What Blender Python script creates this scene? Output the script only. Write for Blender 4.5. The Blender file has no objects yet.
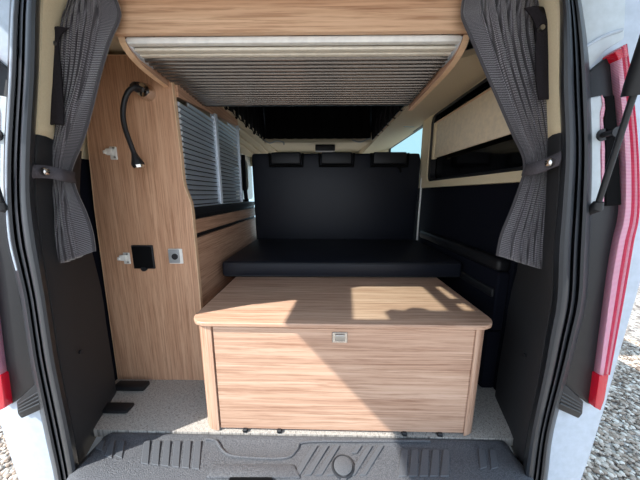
import bpy, bmesh, math, random
from mathutils import Vector, Matrix
random.seed(7)
S = bpy.context.scene
COL = S.collection

# ------------------------------------------------------------------ camera
F = 250.0; H = 0.86
PITCH = math.atan(46/F); YAW = math.atan(3/F)
fw = Vector((-math.sin(YAW)*math.cos(PITCH), math.cos(YAW)*math.cos(PITCH), -math.sin(PITCH)))
rt = Vector((math.cos(YAW), math.sin(YAW), 0)); up = rt.cross(fw); CP = Vector((0, 0, H))
def at(x, y, ax, v):
    """measured point of the photograph on the world plane ax = v"""
    d = fw + rt*((x-320)/F) + up*((240-y)/F)
    i = 'XYZ'.index(ax)
    return CP + d*((v-CP[i])/d[i])
cd = bpy.data.cameras.new('camera'); cam = bpy.data.objects.new('camera', cd); COL.objects.link(cam)
cam.location = CP
cam.rotation_euler = Matrix((rt, up, -fw)).transposed().to_euler()
cd.sensor_width = 36; cd.lens = 36*F/640; cd.clip_start = .01
S.camera = cam

# ------------------------------------------------------------------ materials
def lin(c):
    return tuple((v/12.92 if v <= .04045 else ((v+.055)/1.055)**2.4) for v in [k/255 for k in c]) + (1,)
def base(name, col, rough=.5, metal=0, spec=.5, sheen=0):
    m = bpy.data.materials.new(name); m.use_nodes = True
    b = m.node_tree.nodes['Principled BSDF']
    b.inputs['Base Color'].default_value = lin(col); b.inputs['Roughness'].default_value = rough
    b.inputs['Metallic'].default_value = metal; b.inputs['Specular IOR Level'].default_value = spec
    if sheen: b.inputs['Sheen Weight'].default_value = sheen
    return m, m.node_tree.nodes, m.node_tree.links, b
def coords(n, l, scale, kind='Object'):
    t = n.new('ShaderNodeTexCoord'); mp = n.new('ShaderNodeMapping'); mp.inputs['Scale'].default_value = scale
    l.new(t.outputs[kind], mp.inputs['Vector']); return mp.outputs['Vector']
def noise(n, l, vec, scale=1, detail=4, rough=.55, dist=0):
    t = n.new('ShaderNodeTexNoise'); t.inputs['Scale'].default_value = scale; t.inputs['Detail'].default_value = detail
    t.inputs['Roughness'].default_value = rough; t.inputs['Distortion'].default_value = dist
    l.new(vec, t.inputs['Vector']); return t.outputs['Fac']
def ramp(n, l, fac, stops):
    r = n.new('ShaderNodeValToRGB'); e = r.color_ramp.elements
    e[0].position, e[0].color = stops[0][0], lin(stops[0][1]); e[1].position, e[1].color = stops[-1][0], lin(stops[-1][1])
    for p, c in stops[1:-1]:
        k = e.new(p); k.color = lin(c)
    l.new(fac, r.inputs['Fac']); return r.outputs['Color']
def bump(n, l, b, h, strength=.3, dist=.002):
    k = n.new('ShaderNodeBump'); k.inputs['Strength'].default_value = strength; k.inputs['Distance'].default_value = dist
    l.new(h, k.inputs['Height']); l.new(k.outputs['Normal'], b.inputs['Normal'])
def mixc(n, l, fac, a, b_, mode='MIX'):
    x = n.new('ShaderNodeMix'); x.data_type = 'RGBA'; x.blend_type = mode
    if isinstance(fac, float): x.inputs['Factor'].default_value = fac
    else: l.new(fac, x.inputs['Factor'])
    for s, v in ((6, a), (7, b_)):
        if isinstance(v, tuple): x.inputs[s].default_value = v
        else: l.new(v, x.inputs[s])
    return x.outputs[2]
def wood(name, grain, light=(222, 190, 162), mid=(206, 170, 142), dark=(184, 146, 120), k=1.0):
    m, n, l, b = base(name, mid, .42, spec=.4)
    g = {'X': (1.7, 70, 70), 'Z': (70, 70, 1.7), 'Y': (70, 1.7, 70)}[grain]
    g2 = tuple(v*2.8 for v in g)
    a = noise(n, l, coords(n, l, tuple(v*k for v in g)), 1, 5, .6, .6)
    f = noise(n, l, coords(n, l, tuple(v*k for v in g2)), 1, 4, .7, .2)
    c1 = ramp(n, l, a, [(.3, dark), (.5, mid), (.68, light)])
    c2 = ramp(n, l, f, [(.36, (214, 202, 194)), (.52, (255, 255, 255))])
    c = mixc(n, l, 1.0, c1, c2, 'MULTIPLY')
    l.new(c, b.inputs['Base Color']); bump(n, l, b, f, .25, .0008)
    return m
def speckle(name, c0, c1, rough, sc=900, st=.3, spec=.4, d=.0008):
    m, n, l, b = base(name, c0, rough, spec=spec)
    f = noise(n, l, coords(n, l, (1, 1, 1)), sc, 2, .6)
    l.new(ramp(n, l, f, [(.35, c0), (.65, c1)]), b.inputs['Base Color']); bump(n, l, b, f, st, d)
    return m
def flat(name, c, rough=.5, metal=0, spec=.5):
    return speckle(name, c, tuple(min(255, int(v*1.05)+1) for v in c), rough, 40, .02, spec) if not metal else base(name, c, rough, metal, spec)[0]
M = {}
M['wood_x'] = wood('oak_board_long', 'X', (214, 180, 156), (200, 163, 138), (177, 138, 115))
M['wood_z'] = wood('oak_board_upright', 'Z', (214, 172, 140), (203, 159, 127), (187, 142, 111))
M['wood_y'] = wood('oak_board_side', 'Y', (208, 168, 140), (195, 154, 126), (178, 137, 110))
M['wood_post'] = wood('oak_post', 'Z', (214, 180, 156), (200, 163, 138), (177, 138, 115))
M['wood_fascia'] = wood('oak_fascia', 'X', (226, 190, 156), (213, 173, 139), (192, 150, 118), .8)
M['edge'] = flat('light_oak_edging', (222, 186, 150), .45)
M['black'] = flat('black_plastic', (25, 26, 29), .5)
M['jamb'] = speckle('dark_grey_moulded_plastic', (40, 40, 42), (48, 48, 50), .62, 700, .25, .35)
M['rubber'] = flat('black_rubber', (38, 41, 46), .36)
M['deep'] = flat('matt_black_fabric', (14, 14, 15), .9, spec=.1)
M['vinyl'] = speckle('black_leatherette', (17, 20, 29), (21, 24, 34), .48, 500, .15, .35)
M['vinyl2'] = speckle('dark_leatherette', (19, 20, 24), (23, 24, 28), .5, 500, .15, .4)
M['carpet'] = speckle('black_wall_carpet', (14, 16, 24), (20, 22, 32), .95, 500, .4, .1)
M['cream'] = speckle('cream_lining', (222, 206, 172), (228, 213, 180), .7, 300, .1, .2)
M['headliner'] = speckle('pale_headliner', (206, 190, 162), (212, 197, 170), .8, 300, .1, .2)
M['blind'] = flat('cream_blind', (240, 224, 196), .6)
M['white'] = flat('white_plastic', (226, 224, 218), .4)
M['paint'] = flat('white_body_paint', (182, 194, 206), .25)
M['innerpaint'] = flat('pale_grey_body_paint', (186, 196, 200), .35)
M['chrome'] = base('chrome', (214, 210, 204), .15, 1)[0]
M['steel'] = base('brushed_steel', (176, 174, 170), .35, 1)[0]
M['bar'] = flat('pale_aluminium_bar', (220, 212, 196), .3)
M['glass'] = flat('dark_privacy_glass', (6, 7, 9), .08)
M['greyplate'] = flat('grey_switch_plate', (150, 152, 152), .4)
M['sill'] = speckle('grained_grey_bumper_plastic', (66, 68, 73), (104, 106, 110), .5, 330, 1, .5, .003)
M['rib'] = speckle('smooth_tread_rib', (80, 83, 88), (96, 99, 103), .42, 400, .5)
# slats
def slat_mat(name, c, rough):
    m, n, l, b = base(name, c, rough, .75)
    f = noise(n, l, coords(n, l, (2, 2, 30)), 3, 3)
    bump(n, l, b, f, .08, .002)
    return m
M['slat'] = slat_mat('silver_shutter_slat', (216, 224, 232), .45)
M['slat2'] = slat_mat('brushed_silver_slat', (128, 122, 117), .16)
# curtain
def curtain_mat():
    m, n, l, b = base('grey_woven_curtain', (88, 84, 92), .75, spec=.3, sheen=.6)
    v = coords(n, l, (1, 1, 1), 'UV')
    w = n.new('ShaderNodeTexWave'); w.wave_type = 'BANDS'; w.bands_direction = 'X'; w.inputs['Scale'].default_value = 34
    w.inputs['Distortion'].default_value = 1.2; w.inputs['Detail'].default_value = 1; l.new(v, w.inputs['Vector'])
    w2 = n.new('ShaderNodeTexWave'); w2.wave_type = 'BANDS'; w2.bands_direction = 'Y'; w2.inputs['Scale'].default_value = 60
    w2.inputs['Distortion'].default_value = 2; l.new(v, w2.inputs['Vector'])
    x = n.new('ShaderNodeMath'); x.operation = 'MULTIPLY'; l.new(w.outputs['Fac'], x.inputs[0]); l.new(w2.outputs['Fac'], x.inputs[1])
    l.new(ramp(n, l, x.outputs[0], [(.05, (58, 55, 59)), (.35, (88, 84, 88)), (.8, (150, 146, 152))]), b.inputs['Base Color'])
    bump(n, l, b, x.outputs[0], .6, .002)
    return m
M['curtain'] = curtain_mat()
M['strap'] = speckle('grey_felt_strap', (74, 71, 75), (96, 92, 97), .9, 600, .5, .15)
M['darkstrap'] = speckle('dark_felt_strap', (36, 33, 36), (46, 43, 46), .95, 500, .4, .1)
# woven floor
def floor_mat():
    m, n, l, b = base('woven_vinyl_floor', (150, 148, 142), .7)
    a = noise(n, l, coords(n, l, (90, 620, 1)), 1, 3, .7)
    c = noise(n, l, coords(n, l, (620, 90, 1)), 1, 3, .7)
    x = n.new('ShaderNodeMath'); x.operation = 'ADD'; l.new(a, x.inputs[0]); l.new(c, x.inputs[1])
    l.new(ramp(n, l, x.outputs[0], [(.0, (104, 99, 94)), (.8, (142, 136, 129)), (1.0, (172, 166, 157)), (1.0, (204, 198, 189))]), b.inputs['Base Color'])
    r = [q for q in n if q.type == 'VALTORGB'][0]
    for e, p in zip(r.color_ramp.elements, (.38, .46, .52, .6)): e.position = p
    h = n.new('ShaderNodeMath'); h.operation = 'MULTIPLY'; h.inputs[1].default_value = .5
    l.new(x.outputs[0], h.inputs[0]); l.new(h.outputs[0], r.inputs['Fac'])
    bump(n, l, b, h.outputs[0], .5, .003)
    return m
M['floor'] = floor_mat()
def lens_mat(name, c0, c1, sc):
    m, n, l, b = base(name, c0, .12)
    w = n.new('ShaderNodeTexWave'); w.bands_direction = 'Z'; w.inputs['Scale'].default_value = sc; l.new(coords(n, l, (1, 1, 1)), w.inputs['Vector'])
    l.new(ramp(n, l, w.outputs['Fac'], [(.2, c0), (.7, c1)]), b.inputs['Base Color']); bump(n, l, b, w.outputs['Fac'], .5, .003)
    b.inputs['Coat Weight'].default_value = .6; b.inputs['Subsurface Weight'].default_value = .2
    return m
M['lens'] = lens_mat('pink_ribbed_lens', (230, 128, 158), (242, 176, 194), 90)
M['lensred'] = lens_mat('red_ribbed_lens', (208, 16, 66), (228, 50, 96), 90)
M['red'] = lens_mat('solid_red_lens', (206, 8, 40), (212, 12, 46), 90)
def gravel_mat():
    m, n, l, b = base('gravel_ground', (150, 140, 130), .9)
    v = n.new('ShaderNodeTexVoronoi'); v.inputs['Scale'].default_value = 34; l.new(coords(n, l, (1, 1, 1)), v.inputs['Vector'])
    sp = n.new('ShaderNodeSeparateColor'); l.new(v.outputs['Color'], sp.inputs[0])
    l.new(ramp(n, l, sp.outputs[0], [(0, (120, 108, 100)), (.5, (172, 160, 148)), (1, (216, 208, 198))]), b.inputs['Base Color'])
    bump(n, l, b, v.outputs['Distance'], 1, -.03)
    return m
M['gravel'] = gravel_mat()
def pebble_mat():
    m, n, l, b = base('pebbles', (150, 140, 130), .8)
    g = n.new('ShaderNodeNewGeometry')
    l.new(ramp(n, l, g.outputs['Random Per Island'], [(0, (110, 94, 82)), (.35, (166, 146, 128)), (.7, (198, 182, 166)), (1, (236, 226, 212))]), b.inputs['Base Color'])
    return m
M['pebble'] = pebble_mat()
def clear_glass():
    m = bpy.data.materials.new('tinted_clear_glass'); m.use_nodes = True; n = m.node_tree.nodes; l = m.node_tree.links
    n.remove(n['Principled BSDF'])
    t = n.new('ShaderNodeBsdfTransparent'); t.inputs[0].default_value = (.86, .92, .9, 1)
    g = n.new('ShaderNodeBsdfGlossy'); g.inputs['Roughness'].default_value = .03
    mx = n.new('ShaderNodeMixShader'); mx.inputs[0].default_value = .05
    l.new(t.outputs[0], mx.inputs[1]); l.new(g.outputs[0], mx.inputs[2])
    l.new(mx.outputs[0], n['Material Output'].inputs[0]); return m
M['clear'] = clear_glass()

# ------------------------------------------------------------------ mesh helpers
def nb(): return bmesh.new()
def box(bm, x0, x1, y0, y1, z0, z1, bev=0, seg=2):
    t = nb(); vs = [t.verts.new((x, y, z)) for x in (x0, x1) for y in (y0, y1) for z in (z0, z1)]
    for f in ((0, 1, 3, 2), (4, 6, 7, 5), (0, 4, 5, 1), (2, 3, 7, 6), (0, 2, 6, 4), (1, 5, 7, 3)): t.faces.new([vs[i] for i in f])
    if bev: bmesh.ops.bevel(t, geom=list(t.edges), offset=bev, segments=seg, affect='EDGES', profile=.5)
    merge(bm, t); return bm
def merge(bm, t):
    bmesh.ops.recalc_face_normals(t, faces=t.faces)
    me = bpy.data.meshes.new('tmp'); t.to_mesh(me); t.free(); bm.from_mesh(me); bpy.data.meshes.remove(me)
def prism(bm, pts, vec, bev=0, seg=2):
    """closed polygon of 3-D points pushed along vec"""
    t = nb(); vec = Vector(vec)
    a = [t.verts.new(p) for p in pts]; b = [t.verts.new(Vector(p)+vec) for p in pts]; n = len(a)
    t.faces.new(a); t.faces.new(b[::-1])
    for i in range(n): t.faces.new((a[i], b[i], b[(i+1) % n], a[(i+1) % n]))
    bmesh.ops.recalc_face_normals(t, faces=t.faces)
    if bev: bmesh.ops.bevel(t, geom=list(t.edges), offset=bev, segments=seg, affect='EDGES', profile=.5)
    merge(bm, t); return bm
def tube(bm, pts, r, seg=10, closed=False):
    t = nb(); pts = [Vector(p) for p in pts]; n = len(pts); rs = r if isinstance(r, (list, tuple)) else [r]*n
    rings = []; prev = None
    for i, p in enumerate(pts):
        d = (pts[min(i+1, n-1)]-pts[max(i-1, 0)]).normalized()
        if prev is None: u = d.orthogonal().normalized()
        else: u = (prev - d*prev.dot(d)).normalized()
        prev = u; v = d.cross(u)
        rings.append([t.verts.new(p+(u*math.cos(k*2*math.pi/seg)+v*math.sin(k*2*math.pi/seg))*rs[i]) for k in range(seg)])
    for a, b in zip(rings, rings[1:]):
        for k in range(seg): t.faces.new((a[k], a[(k+1) % seg], b[(k+1) % seg], b[k]))
    t.faces.new(rings[0][::-1]); t.faces.new(rings[-1]); merge(bm, t); return bm
def loft(bm, rows, uv=False, thick=0):
    t = nb(); g = [[t.verts.new(p) for p in r] for r in rows]
    for a, b in zip(g, g[1:]):
        for k in range(len(a)-1): t.faces.new((a[k], a[k+1], b[k+1], b[k]))
    if uv:
        lay = t.loops.layers.uv.new('UVMap'); idx = {v: (i, j) for i, r in enumerate(g) for j, v in enumerate(r)}
        for f in t.faces:
            for lp in f.loops:
                i, j = idx[lp.vert]; lp[lay].uv = (j/(len(g[0])-1), i/(len(g)-1))
    bmesh.ops.recalc_face_normals(t, faces=t.faces)
    me = bpy.data.meshes.new('tmp'); t.to_mesh(me); t.free(); bm.from_mesh(me); bpy.data.meshes.remove(me); return bm
def smoothpath(pts, n=8):
    pts = [Vector(p) for p in pts]; out = []
    for i in range(len(pts)-1):
        p0, p1, p2, p3 = pts[max(i-1, 0)], pts[i], pts[i+1], pts[min(i+2, len(pts)-1)]
        for k in range(n):
            t = k/n; out.append(.5*((2*p1)+(p2-p0)*t+(2*p0-5*p1+4*p2-p3)*t*t+(3*p1-p0-3*p2+p3)*t**3))
    out.append(pts[-1]); return out
def origin(o):
    v = Vector((0, 0, 0))
    while o: v += o.location; o = o.parent
    return v
def obj(name, bm, mat, parent=None, smooth=True, ang=35, solid=0):
    me = bpy.data.meshes.new(name); bm.to_mesh(me); bm.free()
    o = bpy.data.objects.new(name, me); COL.objects.link(o)
    if parent is not None:
        o.parent = parent; off = origin(parent); me.transform(Matrix.Translation(-off))
    for q in (mat if isinstance(mat, list) else [mat]): me.materials.append(M[q])
    if smooth:
        for p in me.polygons: p.use_smooth = True
        try: me.set_sharp_from_angle(angle=math.radians(ang))
        except Exception: pass
    if solid:
        s = o.modifiers.new('thickness', 'SOLIDIFY'); s.thickness = solid; s.offset = 0
    return o
def thing(name, loc, label, cat, group=None):
    o = bpy.data.objects.new(name, None); COL.objects.link(o); o.location = loc; o.empty_display_size = .05
    o['label'] = label; o['category'] = cat
    if group: o['group'] = group
    return o
def tag(o, label, cat, group=None):
    o['label'] = label; o['category'] = cat
    if group: o['group'] = group
    return o
def struct(name, bm, mat, **k):
    o = obj(name, bm, mat, **k); o['kind'] = 'structure'; return o
def sempty(name, loc):
    o = bpy.data.objects.new(name, None); COL.objects.link(o); o.location = loc; o['kind'] = 'structure'; return o
XC = -.07

# ------------------------------------------------------------------ ground and shell
b = nb(); box(b, -14, 14, -8, 16, -.68, -.62); g = struct('ground', b, 'gravel', smooth=False)
tv = nb(); bmesh.ops.create_icosphere(tv, subdivisions=1, radius=1); tv.verts.ensure_lookup_table(); tv.verts.index_update()
IV = [v.co.copy() for v in tv.verts]; IF = [[v.index for v in f.verts] for f in tv.faces]; tv.free()
V = []; FC = []
def pebbles(x0, x1, y0, y1, n):
    for _ in range(n):
        r = random.uniform(.006, .015); a = random.uniform(0, 6.28); c, s = math.cos(a), math.sin(a)
        cx, cy = random.uniform(x0, x1), random.uniform(y0, y1); e = random.uniform(.7, 1.5); o = len(V); hh = random.uniform(.5, .8)
        for p in IV:
            q = (p.x*e*r, p.y*r*random.uniform(.85, 1.1), p.z*r*hh)
            V.append((cx+q[0]*c-q[1]*s, cy+q[0]*s+q[1]*c, -.617+r*.3+q[2]))
        FC.extend([[i+o for i in f] for f in IF])
pebbles(.95, 3.2, .7, 2.4, 17000); pebbles(-2.6, -1.05, .7, 2.0, 7000)
me = bpy.data.meshes.new('gravel'); me.from_pydata(V, [], FC); me.materials.append(M['pebble'])
for p in me.polygons: p.use_smooth = True
gr = bpy.data.objects.new('gravel', me); COL.objects.link(gr); gr['kind'] = 'stuff'
tag(gr, 'loose mixed tan and grey gravel lying around the van', 'gravel')

b = nb(); prism(b, [(-.97, .776, -.03), (.82, .757, -.03), (.82, 3.3, -.03), (-.97, 3.3, -.03)], (0, 0, .03)); struct('floor', b, 'floor', smooth=False)
# side walls: black carpet below, cream lining above
def wall(side, x0, x1):
    return x0, x1
b = nb()
box(b, -1.0, -.97, .98, 2.3, -.3, 1.0); box(b, -1.0, -.97, 2.3, 3.3, -.3, .86)
wl = struct('wall_left', b, 'carpet', smooth=False)
b = nb(); prism(b, [(-1.0, .98, 1.0), (-.97, .98, 1.0), (-.90, .98, 1.42), (-.93, .98, 1.42)], (0, 1.32, 0))
obj('upper_lining', b, 'cream', wl, smooth=False)
# right wall with its window cut out, from four pieces in one mesh
RW = .735
b = nb()
box(b, .77, .80, .98, 1.965, 0, .905); box(b, .77, .80, 1.965, 3.3, 0, 1.0)
wr = struct('wall_right', b, 'carpet', smooth=False)
b = nb()
box(b, RW-.004, RW+.03, 1.90, 1.965, .905, 1.45)                  # pillar lining between the windows
box(b, RW+.004, RW+.034, .98, 1.95, 1.36, 1.46)
obj('upper_lining', b, 'cream', wr, smooth=False)
b = nb(); box(b, RW+.06, RW+.09, 1.97, 3.3, 1.40, 1.5); box(b, RW+.06, RW+.09, 3.2, 3.3, 1.0, 1.5)
obj('door_frame', b, 'black', wr, smooth=False)
b = nb(); pts = [(x, y) for x, y in ((421.5, 178), (420.5, 196), (419, 212), (417, 240))]
tube(b, smoothpath([at(x, y, 'X', RW-.006) for x, y in pts], 6), .007, 8); obj('daylight_slit', b, 'white', wr)  # white tube stands in for the slit of daylight at the door edge
# outer skins of the van, out of sight from behind, keep daylight out
b = nb(); box(b, -1.03, -1.0, .82, 3.3, -.4, 1.0); prism(b, [(-1.03, .82, 1.0), (-1.0, .82, 1.0), (-.93, .82, 1.5), (-.96, .82, 1.5)], (0, 1.5, 0)); 
obj('outer_skin', b, 'paint', wl, smooth=False)
b = nb(); box(b, .85, .88, .82, 2.1, -.4, .9); box(b, .85, .88, 2.1, 3.3, -.4, 1.0); box(b, .85, .88, .82, 2.1, .9, 1.5)
obj('outer_skin', b, 'paint', wr, smooth=False)

# ceiling: side strips round the pop-top opening, headliner over the cab
b = nb()
def sheet(p): prism(b, p, (0, 0, .02))
HX0, HX1, HY0, HY1 = -.535, .435, 1.292, 2.40
sheet([(HX1, .98, 1.312), (.60, .98, 1.335), (.76, .98, 1.39), (.76, 2.36, 1.39), (.60, 2.36, 1.335), (HX1, 2.36, 1.312)][:0] or [(HX1, .95, 1.305), (.765, .95, 1.385), (.765, 2.36, 1.385), (HX1, 2.36, 1.305)])
sheet([(HX1, 2.36, 1.305), (.80, 2.36, 1.395), (.80, 3.3, 1.40), (HX1, 3.3, 1.31)])
sheet([(-.95, .82, 1.385), (HX0, .82, 1.40), (HX0, 1.3, 1.40), (-.95, 1.3, 1.385)])
sheet([(-.93, 1.3, 1.33), (HX0, 1.3, 1.335), (HX0, 2.36, 1.335), (-.93, 2.36, 1.30)])
sheet([(-.93, 2.36, 1.30), (HX0, 2.36, 1.335), (HX0, 3.3, 1.335), (-.93, 3.3, 1.30)])
sheet([(HX0, HY1, 1.335), (HX1, HY1, 1.335), (HX1, 3.3, 1.37), (HX0, 3.3, 1.37)])
prism(b, [(-.93, 3.2, 1.20), (.80, 3.2, 1.20), (.80, 3.2, 1.42), (-.93, 3.2, 1.42)], (0, .02, 0))
box(b, -.74, .60, .72, .84, 1.44, 1.47)
ce = struct('ceiling', b, 'headliner', smooth=False)
b = nb(); box(b, HX1-.004, HX1+.004, 2.36, 3.22, 1.30, 1.41); obj('hole_edge', b, 'headliner', ce, smooth=False)
b = nb()
for dx, z in ((-.60, 1.318), (-.68, 1.312), (-.76, 1.305)):
    tube(b, [(dx, 1.76, z), (dx, 2.5, z+.002), (dx-.02, 3.1, z-.03)], .012, 8)
obj('roof_rib', b, 'headliner', ce)
b = nb(); tube(b, [(HX0, HY1, 1.335), (HX1, HY1, 1.335)], .018, 10); obj('front_rim', b, 'headliner', ce)
b = nb(); tube(b, [at(404, 126.5, 'X', .47), at(414, 127, 'X', .70)], .003, 6); obj('lining_seam', b, 'greyplate', ce)
b = nb(); box(b, -.99, .84, .80, 3.3, 2.02, 2.05); box(b, -.95, -.60, .80, 3.3, 1.47, 1.5); box(b, .5, .86, .80, 3.3, 1.47, 1.5); box(b, -.95, .86, .74, 1.3, 1.49, 1.52); box(b, -.95, .86, 2.44, 3.3, 1.49, 1.52)
obj('outer_roof', b, 'paint', ce, smooth=False)

# pop-top bellows
pt = thing('pop_top_tent', (-.05, 1.75, 1.335), 'black fabric bellows of the raised roof above the bench backrest', 'roof tent')
b = nb()
def wrinkled(p0, p1, n=40, top=2.0, inset=.04):
    rows = []; p0 = Vector(p0); p1 = Vector(p1); nd = Vector((-(p1-p0).y, (p1-p0).x, 0)).normalized()
    for j in range(10):
        z = 1.33+(top-1.33)*j/9
        rows.append([(p0.lerp(p1, i/n)+nd*(.012*math.sin(i*1.7+j*.8)*(1 if 0 < j < 9 else .3)))*1+Vector((0, 0, z)) for i in range(n+1)])
    loft(b, rows)
wrinkled((HX0, HY0, 0), (HX0, HY1, 0)); wrinkled((HX1, HY1, 0), (HX1, HY0, 0)); wrinkled((HX0, HY1, 0), (HX1, HY1, 0)); wrinkled((HX1, HY0, 0), (HX0, HY0, 0))
obj('bellows', b, 'deep', pt, solid=.004)
b = nb(); box(b, HX0, HX1, HY0, HY1, 1.99, 2.015); obj('roof_lining', b, 'deep', pt, smooth=False)
for y in (1.45, 1.62, 1.82, 2.02):
    b = nb(); tube(b, smoothpath([(HX0+.012, y, 1.42), (HX0+.016, y, 1.36), (HX0+.008, y+.01, 1.315), (HX0-.004, y+.02, 1.325)], 4), .005, 6); obj('tie_strap', b, 'deep', pt)
for y in (1.5, 1.64, 1.8, 1.95, 2.1):
    b = nb(); tube(b, smoothpath([(HX1-.012, y, 1.44), (HX1-.018, y+.03, 1.37), (HX1-.01, y, 1.32), (HX1+.002, y-.02, 1.31)], 4), .004, 6); obj('tie_strap', b, 'darkstrap', pt)
for pts in ([(264, 140), (270, 143), (276, 141), (283, 142), (284, 145)], [(352, 140), (360, 142), (368, 139), (377, 137), (383, 133)]):
    b = nb(); tube(b, smoothpath([at(x, y, 'Y', HY1-.03) for x, y in pts], 6), .006, 6); obj('draw_cord', b, 'greyplate', pt)
b = nb(); box(b, -.08, .12, 2.62, 2.72, 1.285, 1.349, .012); tag(obj('cab_console', b, 'black'), 'small black console on the cab headliner above the backrest', 'console')

# ------------------------------------------------------------------ storage box
LX0, LX1, FY = -.450, .584, .775
sb = thing('storage_box', (.065, 1.2, 0), 'big light oak storage box with silver latch under the black mattress', 'storage box')
def lid_outline(x0, x1, y0, y1, r, z, n=8):
    p = [(x1, y1, z), (x0, y1, z)]
    for k in range(n+1):
        a = math.pi+k*math.pi/2/n; p.append((x0+r+r*math.cos(a), y0+r+r*math.sin(a), z))
    for k in range(n+1):
        a = 1.5*math.pi+k*math.pi/2/n; p.append((x1-r+r*math.cos(a), y0+r+r*math.sin(a), z))
    return p
b = nb(); prism(b, lid_outline(LX0, LX1, FY-.012, 1.84, .065, .424), (0, 0, .016), .004, 3); obj('lid', b, 'wood_x', sb)
def post(x0, x1, sgn):
    b = nb(); r = .05; p = []
    n = 8
    if sgn < 0:
        p = [(x0+r+r*math.cos(math.pi+k*math.pi/2/n), FY+r+r*math.sin(math.pi+k*math.pi/2/n), .004) for k in range(n+1)] + [(x1, FY, .004), (x1, FY+.07, .004), (x0, FY+.07, .004)]
    else:
        p = [(x0, FY+.07, .004), (x0, FY, .004)] + [(x1-r+r*math.cos(1.5*math.pi+k*math.pi/2/n), FY+r+r*math.sin(1.5*math.pi+k*math.pi/2/n), .004) for k in range(n+1)] + [(x1, FY+.07, .004)]
    prism(b, p, (0, 0, .42)); return b
obj('corner_post', post(-.434, -.375, -1), 'wood_post', sb); obj('corner_post', post(.520, .562, 1), 'wood_post', sb)
for x in (-.434, .544):
    b = nb(); box(b, x, x+.018, FY+.07, 1.82, .004, .424); obj('side_panel', b, 'wood_y', sb, smooth=False)
b = nb(); box(b, -.416, .544, 1.80, 1.82, .004, .424); obj('back_panel', b, 'wood_x', sb, smooth=False)
b = nb(); box(b, -.371, .516, FY+.004, FY+.022, .010, .416, .002, 1); fp = obj('front_panel', b, 'wood_x', sb)
b = nb(); box(b, -.38, .53, FY+.03, FY+.05, .004, .42); obj('inner_frame', b, 'black', sb, smooth=False)
q0, q1 = at(333.5, 331.5, 'Y', FY), at(349, 342, 'Y', FY)
b = nb(); box(b, q0.x, q1.x, FY-.001, FY+.006, q1.z, q0.z, .002, 1); pl = obj('latch_plate', b, 'chrome', fp)
b = nb(); box(b, q0.x+.010, q1.x-.010, FY-.006, FY, q1.z+.009, q0.z-.005, .003, 2); obj('push_button', b, 'steel', pl)
for x in (247, 281, 405, 440):
    w = at(x, 433, 'Y', FY)
    b = nb(); box(b, w.x-.009, w.x+.009, FY-.006, FY+.03, 0, .014, .003, 1); obj('foot_clip', b, 'black', sb)

sb.rotation_euler.z = -.012; sb.location.y -= .006
# ------------------------------------------------------------------ mattress and bench
b = nb(); box(b, -.515, .702, 1.215, 1.872, .441, .524, .018, 4)
mt = obj('mattress', b, 'vinyl'); mt.location = (0, 0, 0); tag(mt, 'flat black leatherette mattress lying on the oak storage box', 'mattress')
b = nb()
for z in (.450, .515): tube(b, [(-.502, 1.217, z), (.689, 1.217, z)], .0035, 8)
obj('piping', b, 'vinyl2', mt)
bs = thing('bench_seat', (.09, 1.96, 0), 'black leatherette bench with a tall backrest behind the mattress', 'bench seat')
b = nb()
pr = [(-.512, 1.88, .502), (-.528, 1.905, 1.10), (-.522, 1.905, 1.152), (.704, 1.905, 1.152), (.716, 1.905, 1.10), (.692, 1.88, .502)]
prism(b, [(x, y, z) for x, y, z in pr], (0, .13, 0), .016, 3); obj('backrest', b, 'vinyl', bs)
b = nb(); box(b, -.50, .68, 1.89, 2.3, .30, .50, .02, 3); obj('seat_cushion', b, 'vinyl', bs)
b = nb(); box(b, -.50, .68, 1.90, 2.28, 0, .30); obj('seat_base', b, 'black', bs, smooth=False)
for x0, x1 in ((271, 301), (321, 352), (373, 406)):
    a = at(x0, 154, 'Y', 1.89); c = at(x1, 164.5, 'Y', 1.89)
    b = nb(); box(b, a.x, c.x, 1.872, 1.93, c.z, 1.156, .012, 3); hr = obj('headrest_flap', b, 'vinyl2', bs)
    b = nb(); tube(b, [(a.x-.012, 1.888, 1.150), (a.x-.012, 1.888, c.z-.010), (c.x+.012, 1.888, c.z-.010), (c.x+.012, 1.888, 1.150)], .009, 8); obj('flap_recess', b, 'deep', hr)
b = nb(); a = at(396, 165, 'Y', 1.885); tube(b, [a, a+Vector((.03, -.012, -.03)), a+Vector((.035, 0, -.05))], .007, 8); obj('pull_loop', b, 'deep', bs)

# ------------------------------------------------------------------ left galley furniture
PY = 1.03
ep = thing('end_panel', (-.76, PY, 0), 'tall light oak panel beside the left curtain carrying the black lamp', 'cabinet panel')
prof = [(-.964, 0), (-.955, .45), (-.945, .80), (-.93, 1.05), (-.885, 1.368), (-.575, 1.368), (-.572, 1.22), (-.566, 1.0), (-.566, .92), (-.562, .885), (-.552, .855), (-.543, .825), (-.541, .78), (-.541, 0)]
b = nb(); prism(b, [(x, PY, z) for x, z in prof], (0, .018, 0)); obj('panel', b, 'wood_z', ep, smooth=False)
b = nb(); e = [Vector((x, PY-.001, z)) for x, z in prof]
for p, q in list(zip(e[:5], e[1:6]))+list(zip(e[5:13], e[6:14])):
    d = (q-p).normalized(); s = Vector((d.z, 0, -d.x))*.0016
    prism(b, [p-s, q-s, q+s, p+s], (0, .020, 0))
obj('edging', b, 'edge', ep, smooth=False)
cu = thing('shutter_cupboard', (-.74, 1.39, .80), 'upper cupboard with two silver roller shutters behind the tall oak panel', 'cupboard')
def topz(y): return 1.228+(y-1.0)*.095
b = nb(); box(b, -.90, -.60, PY+.02, 1.745, .80, 1.22); obj('carcass', b, 'black', cu, smooth=False)
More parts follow.
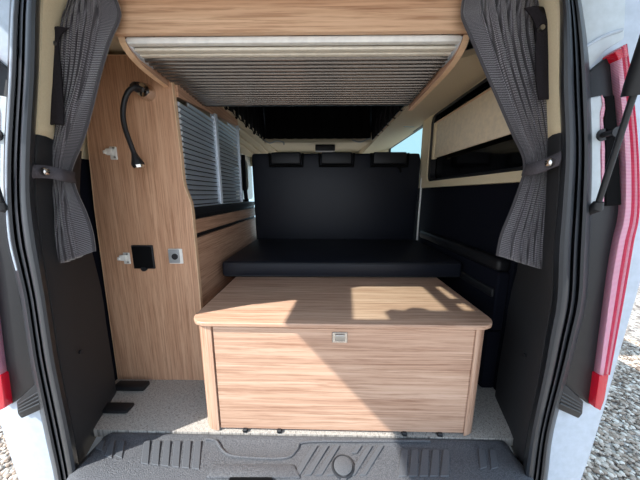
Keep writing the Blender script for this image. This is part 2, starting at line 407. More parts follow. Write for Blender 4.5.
b = nb(); prism(b, [(-.562, PY+.019, topz(PY)), (-.562, 1.75, topz(1.75)), (-.562, 1.75, 1.368), (-.562, PY+.019, 1.368)], (-.018, 0, 0)); obj('top_board', b, 'wood_y', cu, smooth=False)
def shutter(y0, y1):
    b = nb(); z = .815; i = 0
    while z < topz(y1)-.012:
        yb = y1
        # slats stop where the sloping top board begins
        s0 = max(y0, 1.0+(z+.02-1.228)/.095) if z+.02 > topz(y0) else y0
        r = .0125; p = []
        for k in range(7):
            a = -math.pi/2+k*math.pi/6; p.append((-.570+.009*math.cos(a), s0, z+.009+.0085*math.sin(a)))
        prism(b, p, (0, y1-s0, 0)); z += .0213; i += 1
    return b
pm = (1.372, 1.392)
for y0, y1 in ((PY+.022, pm[0]), (pm[1], 1.728)):
    obj('roller_shutter', shutter(y0, y1), 'slat', cu, ang=50)
for y in (pm[0]-.002, pm[1]-.006, 1.732):
    b = nb(); box(b, -.572, -.552, y, y+.010, .806, topz(y)+.004, .002, 1); obj('guide_rail', b, 'slat', cu)
b = nb(); box(b, -.565, -.556, PY+.02, 1.74, .804, .812, .002, 1); obj('bottom_rail', b, 'slat', cu)
wt = nb(); box(wt, -.95, -.548, PY+.019, 2.06, .772, .80, .003, 1); tag(obj('worktop', wt, 'black'), 'thin black worktop running under the silver roller shutters', 'worktop')
du = thing('drawer_unit', (-.74, 1.54, 0), 'low oak drawer unit with two black grip slots under the worktop', 'drawer unit')
b = nb(); box(b, -.94, -.565, PY+.019, 2.06, .002, .771); obj('carcass', b, 'black', du, smooth=False)
for z0, z1 in ((.692, .752), (.352, .672), (.02, .335)):
    b = nb(); box(b, -.563, -.545, PY+.02, 2.055, z0, z1, .002, 1); obj('drawer_front', b, 'wood_y', du)

# fittings on the tall panel
rl = thing('reading_lamp', at(147, 93, 'Y', PY), 'black gooseneck reading lamp with chrome base on the tall oak panel', 'lamp')
c = at(148, 93, 'Y', PY)
b = nb(); tube(b, [(c.x, PY, c.z), (c.x, PY-.012, c.z), (c.x, PY-.030, c.z), (c.x, PY-.034, c.z)], [.030, .030, .024, .014], 24); obj('wall_mount', b, 'chrome', rl)
b = nb(); tube(b, [(c.x-.024, PY-.028, c.z+.016), (c.x-.02, PY-.045, c.z+.004), (c.x-.004, PY-.05, c.z-.004)], .013, 12); obj('swivel', b, 'black', rl)
pts = [(143, 90, .05), (136, 87, .055), (129, 91, .06), (124.5, 101, .065), (123, 114, .068), (125, 128, .07), (129.5, 141, .07), (134, 153, .07)]
b = nb(); tube(b, smoothpath([at(x, y, 'Y', PY-d) for x, y, d in pts], 6), .0085, 10); obj('gooseneck', b, 'black', rl)
a, d = at(134, 153, 'Y', PY-.07), at(139, 167, 'Y', PY-.07); k = (d-a)
b = nb(); tube(b, [a, a+k*.25, a+k*.75, a+k*.9], [.009, .012, .021, .021], 16); hd = obj('lamp_head', b, 'black', rl)
b = nb(); tube(b, [a+k*.88, a+k*1.08], [.020, .018], 16); obj('lens', b, 'chrome', hd)
b = nb(); tube(b, smoothpath([at(146, 88, 'Y', PY-.03), at(140, 84, 'Y', PY-.02), at(137, 83, 'Y', PY-.002)], 4), .005, 8); obj('cable', b, 'black', rl)
for px, py, lab in ((111.5, 152, 'small white plastic clip on the tall panel left of the lamp arm'), (125, 257, 'small white plastic clip beside the square black flap')):
    c = at(px, py, 'Y', PY)
    t = thing('plastic_clip', c, lab, 'clip')
    b = nb(); box(b, c.x-.004, c.x+.024, PY-.006, PY, c.z-.030, c.z+.020, .002, 1); obj('back_plate', b, 'white', t)
    b = nb(); box(b, c.x-.014, c.x+.014, PY-.016, PY-.005, c.z-.014, c.z+.012, .004, 2); box(b, c.x-.018, c.x-.008, PY-.022, PY-.006, c.z-.010, c.z+.004, .003, 2)
    obj('hook', b, 'white', t)
    for dz in (-.021, .014):
        b = nb(); tube(b, [(c.x+.016, PY-.009, c.z+dz), (c.x+.016, PY-.005, c.z+dz)], .004, 10); obj('screw', b, 'steel', t)
a, c = at(131.5, 245, 'Y', PY), at(156, 268.5, 'Y', PY)
t = thing('socket_flap', ((a.x+c.x)/2, PY, (a.z+c.z)/2), 'square black flap over a socket in the tall oak panel', 'socket cover')
b = nb(); box(b, a.x, c.x, PY-.006, PY, c.z, a.z, .004, 2); obj('frame', b, 'black', t)
b = nb(); box(b, a.x+.006, c.x-.006, PY-.012, PY-.004, c.z+.004, a.z-.006, .004, 2); fl = obj('flap', b, 'deep', t)
mx = (a.x+c.x)/2
b = nb(); tube(b, [(mx, PY-.012, c.z+.002), (mx, PY-.002, c.z+.002)], .012, 16); obj('finger_tab', b, 'black', fl)
a, c = at(168.5, 248.5, 'Y', PY), at(184, 263.5, 'Y', PY)
t = thing('push_switch', ((a.x+c.x)/2, PY, (a.z+c.z)/2), 'small square grey switch with black centre right of the black flap', 'switch')
b = nb(); box(b, a.x, c.x, PY-.006, PY, c.z, a.z, .003, 2); obj('plate', b, 'white', t)
b = nb(); box(b, a.x+.001, c.x-.012, PY-.010, PY-.003, c.z+.004, a.z-.003, .003, 2); kk = obj('rocker', b, 'greyplate', t)
mx, mz = (a.x+c.x)/2, (a.z+c.z)/2
b = nb(); tube(b, [(mx, PY-.013, mz), (mx, PY-.006, mz)], .013, 18); obj('button', b, 'black', kk)

# ------------------------------------------------------------------ overhead locker
ol = thing('overhead_locker', (-.09, 1.04, 1.25), 'overhead oak locker with silver roller shutter across the roof', 'overhead locker')
b = nb(); box(b, -.606, .428, .802, .82, 1.312, 1.398, .002, 1); obj('fascia', b, 'wood_fascia', ol)
b = nb(); box(b, -.70, .46, .780, 1.28, 1.400, 1.416, .002, 1); obj('top_board', b, 'edge', ol)
sp = [(.822, 1.398), (.822, 1.312), (.826, 1.300), (.838, 1.288), (.86, 1.276), (.90, 1.266), (.96, 1.260), (1.29, 1.252), (1.29, 1.398)]
for x in (-.602, .405):
    b = nb(); prism(b, [(x, y, z) for y, z in sp], (.018, 0, 0)); si = obj('side_board', b, 'wood_y', ol, smooth=False)
    b = nb(); xx = x+.009
    for (y0, z0), (y1, z1) in zip(sp[1:7], sp[2:8]):
        dy, dz = y1-y0, z1-z0; L = math.hypot(dy, dz); ny, nz = dz/L*.001, -dy/L*.001
        prism(b, [(x-.0005, y0, z0), (x-.0005, y1, z1), (x-.0005, y1+ny, z1+nz), (x-.0005, y0+ny, z0+nz)], (.019, 0, 0))
    obj('edging', b, 'edge', si, smooth=False)
    b = nb(); s2 = .024 if x < 0 else -.010
    tube(b, smoothpath([(x+s2-.003 if x < 0 else x-.004, .828, 1.312), (x+s2-.003 if x < 0 else x-.004, .845, 1.298), (x+s2-.003 if x < 0 else x-.004, .88, 1.286), (x+s2-.003 if x < 0 else x-.004, .94, 1.282)], 4), [.007]*8+[.007-.0012*k for k in range(5)], 8); obj('shutter_track', b, 'slat', ol)
b = nb(); box(b, -.58, .40, .823, .842, 1.296, 1.314, .003, 2); obj('front_rail', b, 'white', ol)
b = nb(); box(b, -.578, .398, .846, .866, 1.289, 1.299, .003, 2); box(b, -.578, .398, .868, .886, 1.286, 1.296, .003, 2); obj('pull_bar', b, 'bar', ol)
b = nb(); y = .887; i = 0
while y < 1.262:
    z = 1.288-(y-.887)*.045; p = []
    for k in range(7):
        a = math.pi+k*math.pi/6; p.append((-.578, y+.0085+.0085*math.cos(a), z+.008*math.sin(a)))
    prism(b, p, (.976, 0, 0)); y += .0222
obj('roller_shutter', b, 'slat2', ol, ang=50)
b = nb(); box(b, -.58, .40, .88, 1.27, 1.296, 1.30); box(b, -.58, .40, 1.27, 1.288, 1.272, 1.398); obj('back_panel', b, 'black', ol, smooth=False)

# ------------------------------------------------------------------ right window, blind, ledge
w1 = sempty('window_1', (RW, 1.45, .9))
def rrect(y0, y1, z0, z1, r, n=6):
    out = []
    for cy, cz, a0 in ((y1-r, z1-r, 0), (y0+r, z1-r, 90), (y0+r, z0+r, 180), (y1-r, z0+r, 270)):
        for k in range(n+1):
            a = math.radians(a0+90*k/n); out.append((cy+r*math.cos(a), cz+r*math.sin(a)))
    return out
def ring(bm, outer, inner, x0, x1):
    t = nb(); n = len(outer)
    lv = [[t.verts.new((x, y, z)) for y, z in pl] for x, pl in ((x0, outer), (x0, inner), (x1, inner), (x1, outer))]
    for a, c in zip(lv, lv[1:]+lv[:1]):
        for k in range(n): t.faces.new((a[k], a[(k+1) % n], c[(k+1) % n], c[k]))
    merge(bm, t)
WY0, WY1, WZ0, WZ1 = .90, 1.82, .945, 1.375
b = nb(); ring(b, rrect(WY0-.06, 1.935, .905, 1.43, .04), rrect(WY0, WY1, WZ0, WZ1, .05), RW-.008, RW+.045); obj('frame', b, 'cream', w1)
b = nb(); box(b, RW+.04, RW+.05, WY0-.02, WY1+.02, WZ0-.02, WZ1+.02); obj('pane', b, 'glass', w1, smooth=False)
b = nb(); ring(b, rrect(WY0+.0, WY1-.0, WZ0, WZ1, .05), rrect(WY0+.035, WY1-.035, WZ0+.015, WZ1-.015, .045), RW+.0, RW+.035); obj('seal', b, 'black', w1)
bl = thing('window_blind', (RW-.01, 1.35, 1.1), 'cream roller blind half lowered over the black side window', 'blind')
b = nb(); box(b, RW-.012, RW+.004, .90, 1.71, 1.09, 1.305, .004, 2); obj('blind_cloth', b, 'blind', bl)
b = nb(); box(b, RW-.014, RW+.004, .90, 1.71, 1.305, 1.314, .002, 1); obj('head_rail', b, 'edge', bl)
b = nb(); box(b, RW-.018, RW+.008, 1.71, 1.74, 1.085, 1.31, .004, 2); obj('side_rail', b, 'cream', bl)
w2 = sempty('window_2', (RW+.075, 2.7, 1.1))
b = nb(); box(b, RW+.072, RW+.078, 1.97, 3.2, 1.0, 1.41); obj('pane', b, 'clear', w2, smooth=False)
w3 = sempty('window_3', (-.93, 2.7, .9))
b = nb(); ring(b, rrect(2.3, 3.25, .80, 1.33, .06), rrect(2.45, 3.08, .90, 1.25, .08), -.95, -.90); obj('frame', b, 'white', w3)
b = nb(); box(b, -.96, -.95, 2.3, 3.2, .85, 1.32); obj('pane', b, 'glass', w3, smooth=False)
b = nb(); pts = [(-.88, 2.86, 1.28), (-.875, 2.85, 1.1), (-.87, 2.84, .9), (-.85, 2.82, .7)]
tube(b, pts, .022, 8); tag(obj('seat_belt', b, 'darkstrap'), 'dark seat belt hanging in the cab past the roller shutters', 'seat belt')
le = thing('side_ledge', (.66, 1.3, 0), 'long dark padded ledge on the wall under the side window', 'ledge')
b = nb(); box(b, .712, .768, .99, 1.84, .545, .598, .016, 3); obj('pad', b, 'vinyl2', le)
b = nb(); box(b, .722, .768, .99, 1.83, .285, .543, .006, 1); obj('ledge_box', b, 'carpet', le)
b = nb(); box(b, .708, .722, 1.0, 1.3, .43, .47, .008, 2); obj('lower_shelf', b, 'black', le)
b = nb(); box(b, .708, .768, .99, 1.84, .002, .28, .01, 2); obj('wheel_arch_cover', b, 'carpet', le)

# ------------------------------------------------------------------ rear opening: pillar trims, seal
GY = .68
GR = [(-60, 536, 556), (-25, 555, 573), (0, 562, 579), (45, 563, 585), (90, 563, 588), (150, 565, 590), (200, 562, 589), (250, 558, 587), (300, 556, 584), (340, 549, 575), (375, 543, 566), (433, 531, 551), (480, 524, 545), (530, 516, 537)]
GL = [(-60, 62, 44), (-25, 43, 20), (0, 37, 13), (75, 35, 10), (150, 31, 6), (200, 31, 6), (240, 36, 9), (270, 41, 16), (300, 46, 23), (340, 52, 29), (370, 57, 34), (433, 70, 47), (480, 78, 57), (530, 84, 65)]
def rows(G): return [(at(xi, y, 'Y', GY), at(xo, y, 'Y', GY)) for y, xi, xo in G]
RR, RL = rows(GR), rows(GL)
loop = RL[::-1] + [(Vector((-.47, GY, 1.43)), Vector((-.50, GY, 1.465))), (Vector((XC, GY, 1.44)), Vector((XC, GY, 1.48))), (Vector((.34, GY, 1.43)), Vector((.37, GY, 1.465)))] + RR
ip = smoothpath([p for p, _ in loop], 4); op = smoothpath([q for _, q in loop], 4)
PROF = [(-.12, .03), (-.06, .0), (.02, -.014), (.1, -.02), (.2, -.018), (.26, .004), (.32, .004), (.36, -.016), (.44, -.026), (.5, -.014), (.54, -.004), (.58, -.024), (.68, -.038), (.8, -.038), (.94, -.034), (1.06, -.02), (1.13, .002), (1.13, .03)]
b = nb(); loft(b, [[CP+(o.lerp(i, t)-CP)*((GY+dy*1.15)/GY) for t, dy in PROF] for i, o in zip(ip, op)])
sl = obj('door_seal', b, 'rubber', solid=.002); tag(sl, 'black rubber door seal framing the whole rear opening', 'door seal')
def trim(name, R, sgn):
    t = sempty(name, (sgn*.7+XC, .8, 0))
    def jamb(z_lo, z_hi, mat, nm):
        b = nb(); g = []
        n = 14; zs = [z_lo+(z_hi-z_lo)*k/n for k in range(n+1)]
        pz = sorted([(p.z, p.x) for p, _ in R])
        def xi(z):
            for (a, xa), (c, xc) in zip(pz, pz[1:]):
                if a <= z <= c: return xa+(xc-xa)*(z-a)/(c-a)
            return pz[0][1] if z < pz[0][0] else pz[-1][1]
        for z in zs:
            x = xi(z); q = min(1, max(0, (z-.45)/.4))
            g.append([Vector((x+sgn*dx, y, z)) for dx, y in ((.012, GY-.0), (-.002, GY+.01), (.0, GY+.03), (.034+.02*q, .80), (.075+.045*q, .93), (.082+.05*q, .95), (.10+.05*q, .955), (.24, .96))])
        loft(b, g); return obj(nm, b, mat, t, solid=.006)
    lo = jamb(-.045, 1.015, 'jamb', 'lower_cover'); jamb(1.015, 1.40, 'cream', 'upper_cover')
    xb = (RL if sgn < 0 else RR)[9][0].x+sgn*.02
    c = Vector((xb-sgn*.012, .76, .33))
    b = nb(); tube(b, [c, c-Vector((sgn*.006, 0, 0))], .007, 12); obj('screw_cap', b, 'black', lo)
    return t
trim('trim_1', RL, -1); trim('trim_2', RR, 1)
b = nb(); box(b, -.93, -.79, .955, 1.0, .001, .022, .006, 2); box(b, -.92, -.775, .84, .885, .001, .016, .006, 2)
struct('trim_3', b, 'black')

# ------------------------------------------------------------------ curtains
def curtain(side):
    if side < 0:
        R = [(-40, 74, 104), (-10, 71, 112), (8, 70, 118), (20, 68, 117), (40, 66, 110), (70, 63, 103), (100, 59, 96), (125, 55, 88), (145, 52, 80), (162, 48, 73), (173, 47, 71), (185, 47, 75), (200, 48, 80), (220, 49, 87), (245, 50, 93), (268, 51, 96)]
        lab = 'grey pleated curtain tied back beside the tall oak panel'
    else:
        R = [(-40, 470, 540), (-10, 466, 544), (8, 463, 546), (20, 463, 547), (40, 470, 547), (70, 483, 549), (105, 500, 551), (135, 514, 551), (155, 523, 552), (170, 524, 551), (185, 520, 552), (215, 510, 551), (245, 500, 550), (271, 496, 549)]
        lab = 'grey pleated curtain tied back beside the cream side window'
    CY = .775
    L = smoothpath([at(xl, y, 'Y', CY) for y, xl, _ in R], 5); Q = smoothpath([at(xr, y, 'Y', CY) for y, _, xr in R], 5)
    t = thing('curtain', ((L[0].x+Q[0].x)/2, CY, .6), lab, 'curtain', 'rear curtains')
    n = 220; g = []; NR = len(L)
    for i, (l, q) in enumerate(zip(L, Q)):
        tie = abs(i/(NR-1)-(.665 if side < 0 else .66)); w = min(1, .25+tie*3.2); r = []
        for j in range(n+1):
            u = j/n
            # inner hem hangs as a flat border, the rest is knife pleated
            if side < 0: pleat = min(1, max(0, (.72-u)*12)); uu = u
            else: pleat = min(1, max(0, (u-.18)*12)); uu = u
            ph = uu*9.0*2*math.pi+.5*math.sin(i*.13+u*3)
            y = w*pleat*(.052*(1-min(1, abs(math.sin(ph/2))/.5))-.016) - .010*math.sin(u*math.pi) + .006*math.sin(i*.21+u*5)*w
            p = l.lerp(q, u+.012*pleat*w*math.sin(ph))
            sag = (-.10 if side < 0 else .10)*(i/(NR-1))**8*((u-.5) if 1 else 0)
            if side < 0: dz = (.055*u)*(max(0, i/(NR-1)-.72)/.28)
            else: dz = (.05*(1-u))*(max(0, i/(NR-1)-.72)/.28)
            r.append(p+Vector((0, y, dz)))
        g.append(r)
    b = nb(); loft(b, g, uv=True); obj('cloth', b, 'curtain', t, solid=.003, ang=80)
    # light hem along the inner edge
    b = nb(); tube(b, [r[-1 if side < 0 else 0]+Vector((0, -.002, 0)) for r in g], .0045, 6); obj('hem', b, 'curtain', t)
    # tieback strap
    if side < 0: P = [(75, 178, .80), (71, 177, .755), (62, 175, .715), (50, 172.5, .695), (40, 171.5, .675), (31, 171.5, .655)]; B = (43.5, 171.5)
    else: P = [(523, 170, .80), (527, 170, .755), (536, 168, .715), (546, 164.5, .695), (554, 161, .675), (560, 158.5, .66)]; B = (551, 162.5)
    C = smoothpath([at(x, y, 'Y', d) for x, y, d in P], 5); b = nb()
    loft(b, [[c+Vector((0, 0, -.017)), c+Vector((0, -.003, 0)), c+Vector((0, 0, .017))] for c in C])
    tb = obj('tieback', b, 'strap', t, solid=.005)
    c = at(*B, 'Y', .672)
    b = nb(); tube(b, [c+Vector((0, .006, 0)), c, c+Vector((0, -.004, 0)), c+Vector((0, -.006, 0))], [.011, .011, .009, .004], 18); obj('snap_button', b, 'chrome', tb)
    # dark spare tab behind the pleats
    if side < 0: P = [(61, 28), (52, 36), (50, 48), (53, 70), (55, 100), (56, 125)]; B = (52, 42)
    else: P = [(533, 8), (541, 18), (545, 30), (544, 50), (544, 75), (547, 100)]; B = (541.5, 28)
    C = smoothpath([at(x, y, 'Y', .735) for x, y in P], 5); b = nb()
    loft(b, [[c+Vector((-.022, 0, 0)), c+Vector((0, -.006, 0)), c+Vector((.022, 0, 0))] for c in C])
    tb = obj('spare_tab', b, 'darkstrap', t, solid=.006)
    c = at(*B, 'Y', .725)
    b = nb(); tube(b, [c+Vector((0, .006, 0)), c-Vector((0, .004, 0))], .006, 14); obj('snap_button', b, 'steel', tb)
curtain(-1); curtain(1)

# ------------------------------------------------------------------ bumper step
bp = thing('bumper_step', (XC, .62, -.3), 'grained dark grey bumper step with tread ribs below the storage box', 'bumper step')
def steprow(x, e):
    return [Vector((x, .772, -.022)), Vector((x, .771, -.006)), Vector((x, .762, -.003)), Vector((x, .752, -.007)), Vector((x, .70, -.004)), Vector((x, .62+e*.03, -.002)), Vector((x, .565+e*.07, -.010)), Vector((x, .535+e*.08, -.03)), Vector((x, .52+e*.09, -.07)), Vector((x, .51+e*.09, -.14)), Vector((x, .50+e*.09, -.40))]
xs = [-.812, -.80, -.775, -.74, -.70, -.6, -.5, -.4, -.3, -.2, -.1, 0, .1, .2, .3, .4, .5, .58, .62, .645, .66, .668]
b = nb(); rr = []
for x in xs:
    d = min(x+.812, .668-x); e = max(0, 1-d/.12)**2; dz = -.035*max(0, 1-d/.03)**2
    rr.append([p+Vector((0, -.003-.013*(x+.8)/1.46, dz)) for p in steprow(x, e)])
loft(b, rr); st = obj('step_shell', b, 'sill', bp, solid=.004, ang=60)
def zq(pts, z=0.0): return [at(x, y, 'Z', z) for x, y in pts]
def rib(pts, h=.0035, mat='rib', nm='tread_rib', z=-.001):
    b = nb(); prism(b, zq(pts, z), (0, 0, h), .0015, 1); return obj(nm, b, mat, bp)
for x in (94, 104, 114): rib([(x+7, 441), (x+11.5, 441), (x+8-(0), 459 if x > 100 else 451), (x+1, 456 if x > 100 else 449)])
for i in range(6):
    x = 144+i*10.2; rib([(x, 441), (x+6.5, 441), (x+4.5, 465+i), (x-3, 464+i)])
for i in range(7):
    x = 312+i*11
    if i == 3: rib([(x-9, 464), (x-5, 470), (x-12, 476), (x-19, 476)])
    elif i == 4: rib([(x, 446), (x+6, 446), (x+1, 454), (x-5, 454)])
    else: rib([(x, 446), (x+6, 446), (x-12, 476), (x-19, 476)])
for i in range(5):
    x = 402+i*10.5; rib([(x-1, 450), (x+6, 450), (x+5-(0), 477), (x-4, 477)])
for x in (478, 489): rib([(x, 450), (x+7, 450), (x+9, 468), (x+2, 470)])
for i in range(6):
    x = 398+i*1.0
# raised outline around the latch pocket
b = nb(); tube(b, smoothpath(zq([(206, 439), (216, 441), (224, 452), (240, 457), (285, 458), (297, 449), (304, 442), (350, 441), (430, 441)], .0), 4), .0045, 8); obj('raised_border', b, 'sill', bp)
b = nb(); prism(b, zq([(214, 466), (294, 466), (301, 480), (205, 480)], -.004), (0, 0, .011), .006, 2); pk = obj('latch_housing', b, 'sill', bp)
b = nb(); prism(b, zq([(230, 478.2), (272, 478.2), (276, 490), (226, 490)], .006), (0, 0, .004)); obj('latch_slot', b, 'deep', pk, smooth=False)
c = at(343, 467, 'Z', 0)
b = nb(); tube(b, [c+Vector((0, 0, -.004)), c+Vector((0, 0, .007)), c+Vector((0, 0, .009))], [.029, .029, .024], 28); pg = obj('round_plug', b, 'rib', bp)
b = nb(); tube(b, [c+Vector((.033*math.cos(k*math.pi/16), .033*math.sin(k*math.pi/16), .002)) for k in range(33)], .004, 8); obj('plug_rim', b, 'rubber', pg)
b = nb(); box(b, c.x-.009, c.x+.009, c.y-.06, c.y-.026, -.003, .005, .002, 1); obj('pull_tab', b, 'rib', pg)

# ------------------------------------------------------------------ rear corners of the body
def corner(side):
    def P(x, y, d): return at(x if side > 0 else 600-x, y, 'Y', d)
    nm = 'beside the right curtain' if side > 0 else 'beside the left curtain'
    q = thing('rear_corner', P(610, 300, .7), 'white rear body corner '+('above the wide gravel patch' if side > 0 else 'by the oak panel side of the opening'), 'body corner', 'rear body corners')
    out = [(574, -90), (690, -90), (690, 60), (668, 190), (641, 288), (622, 352), (606, 410), (592, 455), (576, 500), (560, 560), (510, 560), (530, 480), (550, 420), (568, 350), (580, 300), (587, 200), (587, 90), (577, 0)]
    b = nb(); prism(b, [P(x, y, .70) for x, y in out], (0, .14, 0), .010, 3); obj('body_skin', b, 'paint', q)
    if side > 0:
        b = nb(); prism(b, [P(x, y, .695) for x, y in [(578, -40), (628, -40), (625, 38), (606, 50), (588, 70), (586, 60), (580, 0)]], (0, .02, 0), .004, 2); ip_ = obj('gutter_panel', b, 'innerpaint', q)
        b = nb(); tube(b, smoothpath([P(x, y, .692) for x, y in [(585, 47), (600, 38), (612, 33), (622, 30)]], 4), .004, 8); obj('gutter_seam', b, 'paint', ip_)
    cover = [(587, 74), (604, 60), (621, 47), (626, 95), (631, 150), (631, 205), (622, 245), (613, 320), (604, 372), (599, 407), (588, 404), (566, 388), (560, 386), (568, 352), (580, 300), (586, 200)]
    b = nb(); prism(b, [P(x, y, .688) for x, y in cover], (0, .02, 0), .003, 2); cv = obj('black_cover', b, 'black', q)
    b = nb(); prism(b, [P(x, y, .684) for x, y in [(588, 98), (603, 95), (605, 102), (602, 112), (603, 130), (601, 150), (602, 204), (590, 207), (587, 200)]], (0, .006, 0), .002, 1); sk = obj('metal_recess', b, 'innerpaint', cv)
    b = nb(); prism(b, [P(x, y, .682) for x, y in [(602, 95), (605, 100), (606, 110), (603, 118), (604, 132), (605, 150), (604, 205), (602.5, 205), (602, 150), (601, 130), (601, 112), (603, 104)]], (0, .006, 0)); obj('sealant_edge', b, 'lens', sk, smooth=False)
    b = nb(); prism(b, [P(x, y, .680) for x, y in [(605, 96), (615, 95), (618, 130), (622, 205), (606, 206), (606, 150), (604, 120), (606, 108)]], (0, .008, 0), .002, 1); obj('inner_slot', b, 'deep', cv)
    c = P(602, 135, .684); b = nb(); tube(b, [c, c-Vector((0, .03, 0)), c-Vector((0, .034, 0))], [.007, .007, .012], 14); tube(b, [c, c-Vector((0, .004, 0))], .015, 14); obj('striker_bolt', b, 'black', sk)
    pad = [(559, 388), (566, 385), (584, 402), (583, 414), (579, 419), (557, 409)]
    b = nb(); prism(b, [P(x, y, .676) for x, y in pad], (0, .03, 0), .004, 2); pd = obj('buffer_pad', b, 'black', q)
    b = nb()
    for k in range(4):
        f = (k+.6)/4.6
        a = P(560.5-1*f, 389+18*f, .674); c = P(581.5-1*f, 402.5+13*f, .674); tube(b, [a, c], .0028, 6)
    obj('pad_rib', b, 'rubber', pd)
    if side < 0:
        b = nb(); tube(b, smoothpath([at(xo+2.5, y, 'Y', .664) for y, xi, xo in GL[1:8]], 4), .0055, 8); obj('pinch_flange', b, 'paint', q)
    return P
for s in (-1, 1):
    P = corner(s)
    t = thing('tail_light', P(620, 220, .69), 'tall slim red and pink tail light '+('behind the black gas strut' if s > 0 else 'at the opening edge on the oak panel side'), 'tail light', 'tail lights')
    inn = [(50, 617), (95, 621), (150, 625.5), (200, 626), (222, 624), (240, 619.5), (270, 614), (320, 607), (376, 599.5)]
    out = [(44, 626), (95, 633), (150, 638), (200, 639.5), (222, 638), (240, 634), (270, 629), (320, 620), (374, 609.5)]
    def strip(f0, f1, d):
        b = nb(); pa = [P(x+(xo-x)*f0, y+(yo-y)*f0, d) for (y, x), (yo, xo) in zip(inn, out)]; pc = [P(x+(xo-x)*f1, y+(yo-y)*f1, d) for (y, x), (yo, xo) in zip(inn, out)]
        pa, pc = smoothpath(pa, 4), smoothpath(pc, 4)
        loft(b, [[a+Vector((0, .02, 0)), a, a.lerp(c, .5)-Vector((0, .003, 0)), c, c+Vector((0, .02, 0))] for a, c in zip(pa, pc)]); return b
    obj('clear_lens', strip(0, .42, .672), 'lens', t, solid=.002, ang=60)
    obj('red_strip', strip(.42, .60, .670), 'lensred', t, solid=.002, ang=60)
    obj('clear_lens', strip(.60, .80, .672), 'lens', t, solid=.002, ang=60)
    obj('outer_strip', strip(.80, 1.0, .674), 'lensred', t, solid=.002, ang=60)
    b = nb(); prism(b, [P(x, y, .668) for x, y in [(615, 52), (627, 43), (629, 56), (619, 60)]], (0, .03, 0), .003, 2); obj('top_lens', b, 'red', t)
    b = nb(); prism(b, [P(x, y, .668) for x, y in [(599.5, 376), (609.5, 374), (605, 400), (601, 411), (595, 408)]], (0, .03, 0), .003, 2); obj('bottom_lens', b, 'red', t)
    # gas strut
    a = P(597, 207, .66); c = P(637, 84, .60); d = (c-a); e = c+d*1.15
    t = thing('gas_strut', a, 'black gas strut '+('rising in front of the pink tail light' if s > 0 else 'rising from the pillar on the oak panel side'), 'gas strut', 'tailgate gas struts')
    b = nb(); tube(b, [a, c], .0062, 12); obj('rod', b, 'black', t)
    b = nb(); tube(b, [c-d*.08, c-d*.02, e], [.019, .020, .016], 18); obj('cylinder', b, 'black', t)
    b = nb(); tube(b, [a-Vector((0, -.02, .012)), a, a+d*.05], [.012, .014, .010], 14); obj('ball_joint', b, 'black', t)

# ------------------------------------------------------------------ raised tailgate, unseen (outline, opening and bars shaped to shade the load area)
SD = Vector((.85, .5, -1))
tg = thing('tailgate', (XC, .6, 1.56), 'unseen raised white tailgate with light-shaping window hinged above the rear opening', 'tailgate')
def tz(y): return 1.56+(.66-y)*.05
def slab(x0, x1, y0, y1, th=.04):
    b = nb(); prism(b, [(x0, y0, tz(y0)), (x1, y0, tz(y0)), (x1, y1, tz(y1)), (x0, y1, tz(y1))], (0, 0, th)); return b
def multi(name, mat, rects, th=.04):
    b = nb()
    for r in rects:
        prism(b, [(r[0], r[2], tz(r[2])), (r[1], r[2], tz(r[2])), (r[1], r[3], tz(r[3])), (r[0], r[3], tz(r[3]))], (0, 0, th))
    return obj(name, b, mat, tg, smooth=False)
TX0, TX1 = -1.055, .915
def tpoly(b, pts): prism(b, [(x, y, tz(y)) for x, y in pts], (0, 0, .04))
WX0, WX1, WA, WB = -.845, -.50, .27, .535
b = nb()
tpoly(b, [(TX0, WB), (TX1, WB), (TX1, .70), (TX0, .70)])
tpoly(b, [(TX0-.045, .20), (TX0-.045, -.45), (TX1+.045, -.45), (TX1+.045, .20)])
tpoly(b, [(TX0-.045, .20), (TX0, .475), (TX0, WB), (WX0-.012, WB), (WX0-.055, .20)])
tpoly(b, [(WX0+.10, .20), (WX0+.10, WA+.01), (WX0+.17, WA-.01), (WX0+.18, WA+.025), (WX0+.22, WA+.02), (WX0+.235, WA), (WX1, WA), (WX1+.085, WA), (WX1+.085, .20)])  # stepped edge made up to outline the sun patch on the lid
tpoly(b, [(WX1+.085, .20), (TX1+.045, .20), (TX1, .475), (TX1, WB), (WX1+.085, WB)])  # rest of the window closed off to keep sun off the lid
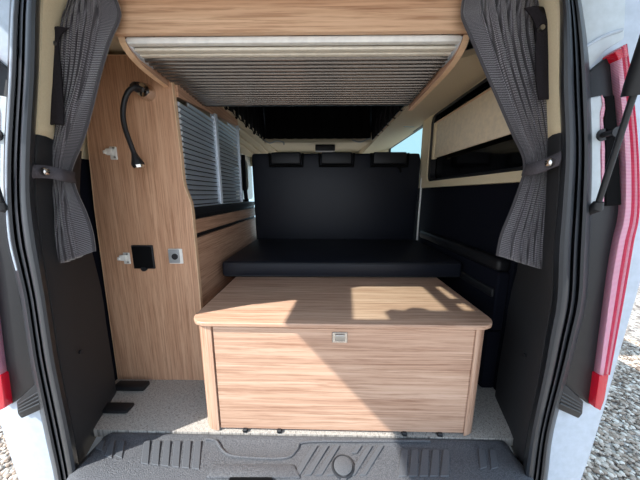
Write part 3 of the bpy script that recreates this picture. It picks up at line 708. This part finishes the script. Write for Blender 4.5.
tpoly(b, [(WX1-.012, WA), (WX1+.016, WA), (WX1+.028, WB), (WX1, WB)])  # added bars, here and below, cast the stripes in the sun patch
tpoly(b, [(WX1+.018, WA+.08), (WX1+.085, WA+.08), (WX1+.085, WA+.11), (WX1+.020, WA+.11)])
obj('tailgate_shade_frame', b, 'paint', tg, smooth=False)
b = nb(); prism(b, [(x, y, tz(y)+.015) for x, y in ((WX0-.06, .20), (WX1+.09, .20), (WX1+.09, WB+.01), (WX0-.02, WB+.01))], (0, 0, .005)); obj('tailgate_glass', b, 'clear', tg, smooth=False)

# ------------------------------------------------------------------ light
sun = bpy.data.lights.new('sun', 'SUN'); so = bpy.data.objects.new('sun', sun); COL.objects.link(so)
so.rotation_euler = SD.to_track_quat('-Z', 'Y').to_euler(); sun.energy = 4.6; sun.angle = math.radians(.6); sun.color = (1, .97, .92)
w = bpy.data.worlds.new('world'); S.world = w; w.use_nodes = True
n = w.node_tree.nodes; l = w.node_tree.links; bg = n['Background']
tc = n.new('ShaderNodeTexCoord'); sp_ = n.new('ShaderNodeSeparateXYZ'); l.new(tc.outputs['Generated'], sp_.inputs[0])
cr = n.new('ShaderNodeValToRGB'); l.new(sp_.outputs[2], cr.inputs[0])
e = cr.color_ramp.elements; e[0].position = 0; e[0].color = (.86, .92, 1, 1); e[1].position = .7; e[1].color = (.52, .72, 1, 1)
# the sky is palest round the sun and a deeper blue opposite it
dt = n.new('ShaderNodeVectorMath'); dt.operation = 'DOT_PRODUCT'; l.new(tc.outputs['Generated'], dt.inputs[0]); dt.inputs[1].default_value = (-.5, -.86, .1)
mr = n.new('ShaderNodeMapRange'); mr.interpolation_type = 'SMOOTHSTEP'; l.new(dt.outputs['Value'], mr.inputs[0]); mr.inputs[1].default_value = -.9; mr.inputs[2].default_value = .2
l.new(mixc(n, l, mr.outputs[0], (.36, .56, .68, 1), cr.outputs[0]), bg.inputs[0]); bg.inputs[1].default_value = 1.15
vs = S.view_settings; vs.view_transform = 'Standard'; vs.look = 'None'; vs.gamma = 1; vs.use_curve_mapping = False; vs.exposure = .8
S.cycles.max_bounces = 8
